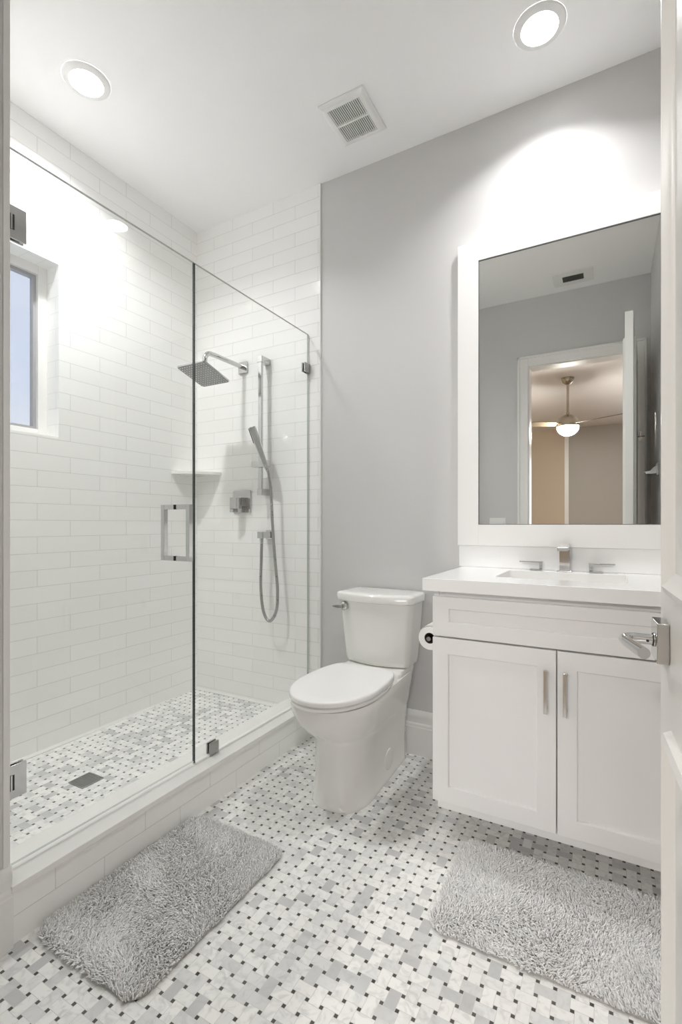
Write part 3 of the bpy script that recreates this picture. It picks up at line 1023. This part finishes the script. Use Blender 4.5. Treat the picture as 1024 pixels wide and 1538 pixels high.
for z in (.30, 1.50, 1.95):
    b = MB(); c = Md @ Vector((DL - .002, DT + .006, z)); b.cyl(c - Vector((0, 0, .05)), c + Vector((0, 0, .05)), .006, 14)
    o = obj('door_hinge', b, 'nickel', dlf); o['label'] = 'dark metal door hinge'
b = MB()
c = Md @ Vector((DL - .01, DT + .010, 1.74))
b.cyl(c, c + Vector((.045, .015, 0)), .004, 12); b.box((c.x + .015, c.y, 1.705), (c.x + .024, c.y + .010, 1.775))
o = obj('door_stop', b, 'nickel', dlf); o['label'] = 'hinge mounted door stop'

# robe hook on the right wall, seen in the mirror
rh = thing('robe_hook', 'angular chrome robe hook on the right wall, seen in the mirror', 'hook', (XR, .86, 1.44))
b = MB(); b.box((XR - .012, .825, 1.405), (XR, .895, 1.475))
obj('wall_plate', b, 'chrome', rh, bevel=.001)
b = MB(); b.prism([(XR - .012, .832, 1.415), (XR - .068, .832, 1.415), (XR - .078, .832, 1.428), (XR - .045, .832, 1.434), (XR - .026, .832, 1.455), (XR - .012, .832, 1.464)], (0, .056, 0))
obj('hook', b, 'chrome', rh, bevel=.001)

# ------------------------------------------------------------------ ceiling: two cans, exhaust fan, air register
def can(x, y, watts, spread, label):
    t = thing('recessed_light', label, 'ceiling light', (x, y, ZC), 'recessed lights in the bathroom ceiling')
    b = MB()
    b.lathe([(.064, -.010), (.070, -.0085), (.084, -.006), (.090, -.002), (.091, -.0002)], (x, y, ZC), (0, 0, 1), 56, cap0=False, cap1=False)
    b.lathe([(.064, -.010), (.0625, -.006), (.062, -.0004)], (x, y, ZC), (0, 0, 1), 56, cap0=False, cap1=False)
    obj('trim_ring', b, 'plastic', t, smooth=60)
    b = MB(); b.lathe([(.062, -.0055), (.062, -.0045)], (x, y, ZC), (0, 0, 1), 56)
    o = obj('diffuser', b, 'led', t); o['label'] = 'glowing white diffuser'
    la = bpy.data.lights.new('led_beam', 'AREA')
    la.shape = 'DISK'; la.size = .135; la.energy = watts; la.color = (1.0, 1.0, 1.0); la.spread = spread
    lo = bpy.data.objects.new('led_beam', la); C.objects.link(lo)
    lo.parent = t; lo.location = (0, 0, -.0075)
can(-1.883, 1.223, LIGHT_SHOWER, R(138), 'round recessed light in the ceiling over the shower')
can(-.224, 1.898, LIGHT_VANITY, R(124), 'round recessed light in the ceiling near the vanity wall')

ex = thing('exhaust_fan', 'square white exhaust fan grille in the ceiling', 'exhaust fan', (-1.006, 1.914, ZC))
cx, cy = -1.006, 1.914
hx, hy = .110, .124
gx, gy = .077, .094
b = MB()
def er(x, y, z):
    return [(cx - x, cy - y, ZC - z), (cx + x, cy - y, ZC - z), (cx + x, cy + y, ZC - z), (cx - x, cy + y, ZC - z)]
b.loft([er(hx, hy, .0005), er(hx, hy, .006), er(hx - .014, hy - .014, .016), er(gx, gy, .018), er(gx, gy, .004)], cap0=False, cap1=False)
obj('cover', b, 'plastic', ex, bevel=.002)
b = MB(); b.box((cx - gx, cy - gy, ZC - .006), (cx + gx, cy + gy, ZC - .0005))
obj('opening', b, 'louvre', ex)
nsl = 17
for k in range(nsl):
    b = MB()
    x = cx - gx + (k + .5) * 2 * gx / nsl
    b.box((x - .0021, cy - gy, ZC - .0165), (x + .0021, cy + gy, ZC - .0125))
    obj('slat', b, 'plastic', ex, smooth=0)
b = MB(); b.box((cx - gx, cy - .004, ZC - .0175), (cx + gx, cy + .004, ZC - .008))
obj('divider', b, 'plastic', ex)

ag = thing('air_register', 'white ceiling air register with dark louvres, seen in the mirror', 'air vent', (-.235, .415, ZC))
ax, ay = -.235, .415
b = MB()
def ar(x, y, z):
    return [(ax - x, ay - y, ZC - z), (ax + x, ay - y, ZC - z), (ax + x, ay + y, ZC - z), (ax - x, ay + y, ZC - z)]
b.loft([ar(.135, .105, .0005), ar(.133, .103, .006), ar(.070, .046, .008), ar(.070, .046, .001)], cap0=False, cap1=False)
obj('register_frame', b, 'plastic', ag)
b = MB(); b.box((ax - .070, ay - .046, ZC - .003), (ax + .070, ay + .046, ZC - .0005))
obj('opening', b, 'grille_dark', ag)
for k in range(5):
    b = MB(); y = ay - .038 + k * .019
    b.prism([(ax - .070, y - .002, ZC - .008), (ax - .070, y, ZC - .009), (ax - .070, y + .006, ZC - .003), (ax - .070, y + .004, ZC - .002)], (.140, 0, 0))
    obj('louvre', b, 'louvre', ag, smooth=0)

sp = thing('switch_plate', 'white light switch plate on the front wall, seen in the mirror', 'light switch', (-.815, YF, 1.10))
b = MB(); b.box((-.880, YF, 1.045), (-.750, YF + .006, 1.160))
obj('cover_plate', b, 'plastic', sp, bevel=.002)
for k in range(2):
    x = -.847 + k * .064
    b = MB(); b.box((x - .017, YF + .006, 1.070), (x + .017, YF + .010, 1.135))
    obj('rocker', b, 'plastic', sp, bevel=.001)

# ------------------------------------------------------------------ shaggy bath mats
def bath_mat(name, x0, x1, y0, y1, label, seed, rot=0.0, spacing=.0040):
    rng = np.random.default_rng(seed)
    cx, cy = (x0 + x1) / 2, (y0 + y1) / 2
    hw, hh = (x1 - x0) / 2, (y1 - y0) / 2
    rad = .045
    t = thing(name, label, 'bath mat', (cx, cy, 0))
    # wavy outline
    def edge(a):
        return .004 * math.sin(7 * a + seed) + .003 * math.sin(13 * a + 2 * seed)
    b = MB()
    poly = [((hw - rad if a0 in (0, 270) else -(hw - rad)) + rad * math.cos(R(a0 + k * 9)), (hh - rad if a0 in (0, 90) else -(hh - rad)) + rad * math.sin(R(a0 + k * 9))) for a0 in (0, 90, 180, 270) for k in range(11)]
    poly = resample(poly, 160)
    cr_, sr_ = math.cos(rot), math.sin(rot)
    W = lambda x, y, z: (cx + x * cr_ - y * sr_, cy + x * sr_ + y * cr_, z)
    rings = []
    for g, z in ((-.008, .001), (-.004, .004), (-.006, .007)):
        rings.append([W(x * (1 + g / hw), y * (1 + g / hh), z) for x, y in poly])
    b.loft(rings)
    obj('backing', b, 'mat_back', t)
    nx, ny = int(2 * hw / spacing), int(2 * hh / spacing)
    gx_, gy_ = np.meshgrid(np.linspace(-hw + .003, hw - .003, nx), np.linspace(-hh + .003, hh - .003, ny))
    px = gx_.ravel() + rng.uniform(-.5, .5, gx_.size) * spacing
    py = gy_.ravel() + rng.uniform(-.5, .5, gx_.size) * spacing
    dx = np.maximum(np.abs(px) - (hw - rad), 0); dy = np.maximum(np.abs(py) - (hh - rad), 0)
    keep = np.hypot(dx, dy) < rad - .004 + .003 * np.sin(60 * (px + py) + seed)
    px, py = px[keep], py[keep]
    N = len(px)
    # smooth fields: which way the pile is brushed
    def field(scale, k=6):
        f = np.zeros(N)
        for _ in range(k):
            a = rng.uniform(0, 2 * PI); s = scale * rng.uniform(.6, 1.6)
            f += np.sin((px * math.cos(a) + py * math.sin(a)) * s + rng.uniform(0, 6.28))
        return f / math.sqrt(k)
    ang_ = 1.6 * field(9) + .8 * field(30) + rng.normal(0, .8, N)
    lean = np.clip(.45 + .34 * field(12) + .18 * field(60) + rng.normal(0, .22, N), .05, 1.1)
    dirx, diry = np.cos(ang_), np.sin(ang_)
    # at the rim the pile spills outwards
    ex_ = np.clip((np.abs(px) - (hw - .025)) / .025, 0, 1) * np.sign(px)
    ey_ = np.clip((np.abs(py) - (hh - .025)) / .025, 0, 1) * np.sign(py)
    rimk = np.maximum(np.abs(ex_), np.abs(ey_))
    dirx = dirx * (1 - .8 * rimk) + ex_; diry = diry * (1 - .8 * rimk) + ey_
    nn = np.hypot(dirx, diry) + 1e-6
    dirx /= nn; diry /= nn
    Lh = (.0165 + rng.normal(0, .0022, N)) * (1 - .25 * rimk)
    cl, sl = np.cos(lean), np.sin(lean)
    sidx, sidy = -diry, dirx
    wv = .0023 + rng.normal(0, .0003, N)
    curl = rng.normal(0, .0036, N)
    verts = []
    levels = ((0, 1.0, 0), (.45, 1.1, .6), (.82, 1.0, 1.0), (1.0, .55, 1.25))
    for f, wk, bend in levels:
        ox = dirx * Lh * f * sl * (.6 + .4 * bend) + sidx * curl * f * f
        oy = diry * Lh * f * sl * (.6 + .4 * bend) + sidy * curl * f * f
        oz = .005 + Lh * f * cl * (1.0 - .10 * bend)
        for k in range(3):
            a = 2 * PI * k / 3
            ca, sa = math.cos(a), math.sin(a)
            X = px + ox + (sidx * ca + dirx * sa * .75) * wv * wk
            Y = py + oy + (sidy * ca + diry * sa * .75) * wv * wk
            verts.append(np.stack([X * cr_ - Y * sr_, X * sr_ + Y * cr_, np.maximum(oz + (-sa * sl * .6) * wv * wk, .002)], 1))
    V = np.stack(verts, 1)                      # N, 12, 3
    fc = []
    for l in range(3):
        for k in range(3):
            k2 = (k + 1) % 3
            fc.append((3 * l + k, 3 * l + k2, 3 * l + 3 + k2, 3 * l + 3 + k))
    quads = np.array(fc)
    nf = len(quads)
    tri = np.array([9, 10, 11])
    base = (np.arange(N) * 12)[:, None]
    loops = np.concatenate([(base[:, :, None] + quads[None]).reshape(N, -1), base + tri[None]], 1).ravel()
    per = np.array([4] * nf + [3])
    tot = np.tile(per, N)
    start = np.r_[0, np.cumsum(tot)[:-1]]
    me = bpy.data.meshes.new('pile')
    me.vertices.add(N * 12)
    me.vertices.foreach_set('co', V.astype(np.float32).ravel())
    me.loops.add(len(loops))
    me.loops.foreach_set('vertex_index', loops.astype(np.int32))
    me.polygons.add(len(tot))
    me.polygons.foreach_set('loop_start', start.astype(np.int32))
    me.polygons.foreach_set('use_smooth', np.ones(len(tot), dtype=bool))
    me.update(calc_edges=True)
    at = me.attributes.new('tuft', 'FLOAT', 'POINT')
    val = np.clip(.5 + rng.normal(0, .22, N), 0, 1)
    at.data.foreach_set('value', np.repeat(val, 12).astype(np.float32))
    me.materials.append(MAT['mat_grey'])
    po = bpy.data.objects.new('pile', me)
    C.objects.link(po)
    po.parent = t
    po['kind'] = 'stuff'
    return t
bath_mat('bath_mat', -1.362, -.945, .725, 1.328, 'grey shaggy bath mat on the floor along the shower curb', 3)
bath_mat('bath_mat', -.440, .170, 1.262, 1.690, 'grey shaggy bath mat on the floor in front of the vanity', 11, R(0))

# ------------------------------------------------------------------ bedroom beyond the doorway (seen in the mirror)
BX0, BX1, BY0, BY1 = -2.8, 2.4, -5.74, YF - .12
b = MB(); b.box((BX0, BY0, -.06), (BX1, BY1 + .0, -.001))
struct(obj('floor_bedroom', b, 'bed_floor'), 'wood floor of the bedroom')
b = MB(); b.box((BX0, BY0 - .1, ZC), (BX1, BY1, ZC + .06))
struct(obj('ceiling_bedroom', b, 'bed_ceiling'), 'pale bedroom ceiling seen in the mirror')
b = MB(); b.box((-.69, BY0 - .1, 0), (.30, BY0, ZC)); b.box((1.80, BY0 - .1, 0), (BX1, BY0, ZC)); b.box((.30, BY0 - .1, 0), (1.80, BY0, .85)); b.box((.30, BY0 - .1, 2.35), (1.80, BY0, ZC))
struct(obj('wall_bedroom_far', b, 'bed_wall', smooth=0), 'taupe far wall of the bedroom seen in the mirror')
b = MB(); b.box((BX0, BY0 - .1, 0), (-.69, BY0, ZC))
struct(obj('wall_bedroom_warmed', b, 'lamp_warm_wall'), 'beige bedroom wall with lamp warmth put into its colour, seen in the mirror')
b = MB(); b.box((-.745, BY0, 0), (-.675, BY0 + .03, 2.80))
struct(obj('trim_bedroom', b, 'trim'), 'white upright trim between the bedroom walls')
b = MB(); b.box((BX0 - .1, BY0, 0), (BX0, BY1, ZC))
struct(obj('wall_bedroom_left', b, 'lamp_warm_wall'))
b = MB(); b.box((BX1, BY0, 0), (BX1 + .1, BY1, ZC))
struct(obj('wall_bedroom_right', b, 'bed_wall'))
b = MB()
b.box((BX0, BY1 - .01, 0), (XL - .2, BY1, ZC)); b.box((XR + .1, BY1 - .01, 0), (BX1, BY1, ZC))
struct(obj('wall_bedroom_near', b, 'bed_wall'))
b = MB()
for a, c in (((.30, BY0 - .06, .85), (.35, BY0, 2.35)), ((1.75, BY0 - .06, .85), (1.80, BY0, 2.35)), ((.35, BY0 - .06, .85), (1.75, BY0, .90)), ((.35, BY0 - .06, 2.30), (1.75, BY0, 2.35))):
    b.box(a, c)
struct(obj('window_fill', b, 'trim'), 'unseen bedroom window frame added around the fill light')  # window made up out of view to hold the fill light

fx, fy = -.455, -2.29
fz = 2.352
cf = thing('ceiling_fan', 'brass toned ceiling fan with glowing globe, seen in the mirror', 'ceiling fan', (fx, fy, ZC))
b = MB(); b.lathe([(.075, 0), (.074, -.015), (.060, -.050), (.030, -.075), (.016, -.080)], (fx, fy, ZC), (0, 0, 1), 40)
obj('canopy', b, 'nickel', cf)
b = MB(); b.cyl((fx, fy, ZC - .075), (fx, fy, fz + .12), .015, 20)
obj('downrod', b, 'nickel', cf)
RB = .132
b = MB()
b.lathe([(.020, RB + .02)] + [(RB * math.sin(R(a)), RB * math.cos(R(a))) for a in range(10, 99, 8)] + [(RB * .97, -.025)], (fx, fy, fz), (0, 0, 1), 48)
obj('motor_housing', b, 'nickel', cf)
b = MB()
b.lathe([(RB * .96 * math.cos(R(a)), -.026 - RB * .86 * math.sin(R(a))) for a in range(0, 91, 9)], (fx, fy, fz), (0, 0, 1), 48)
o = obj('globe', b, 'globe', cf); o['label'] = 'glowing half globe lamp'
for k, a in enumerate((150, 30, 270)):
    Mb = Matrix.Translation((fx, fy, fz + .005)) @ Matrix.Rotation(R(a), 4, 'Z') @ Matrix.Rotation(R(-13), 4, 'X')
    b = MB()
    prof = [(.10, -.035, .035), (.18, -.055, .060), (.40, -.065, .070), (.62, -.055, .060), (.66, -.035, .040)]
    b.loft([[Mb @ Vector((x, ya, -.003)), Mb @ Vector((x, yb_, -.003)), Mb @ Vector((x, yb_, .003)), Mb @ Vector((x, ya, .003))] for x, ya, yb_ in prof])
    obj('blade', b, 'blade', cf, bevel=.001)
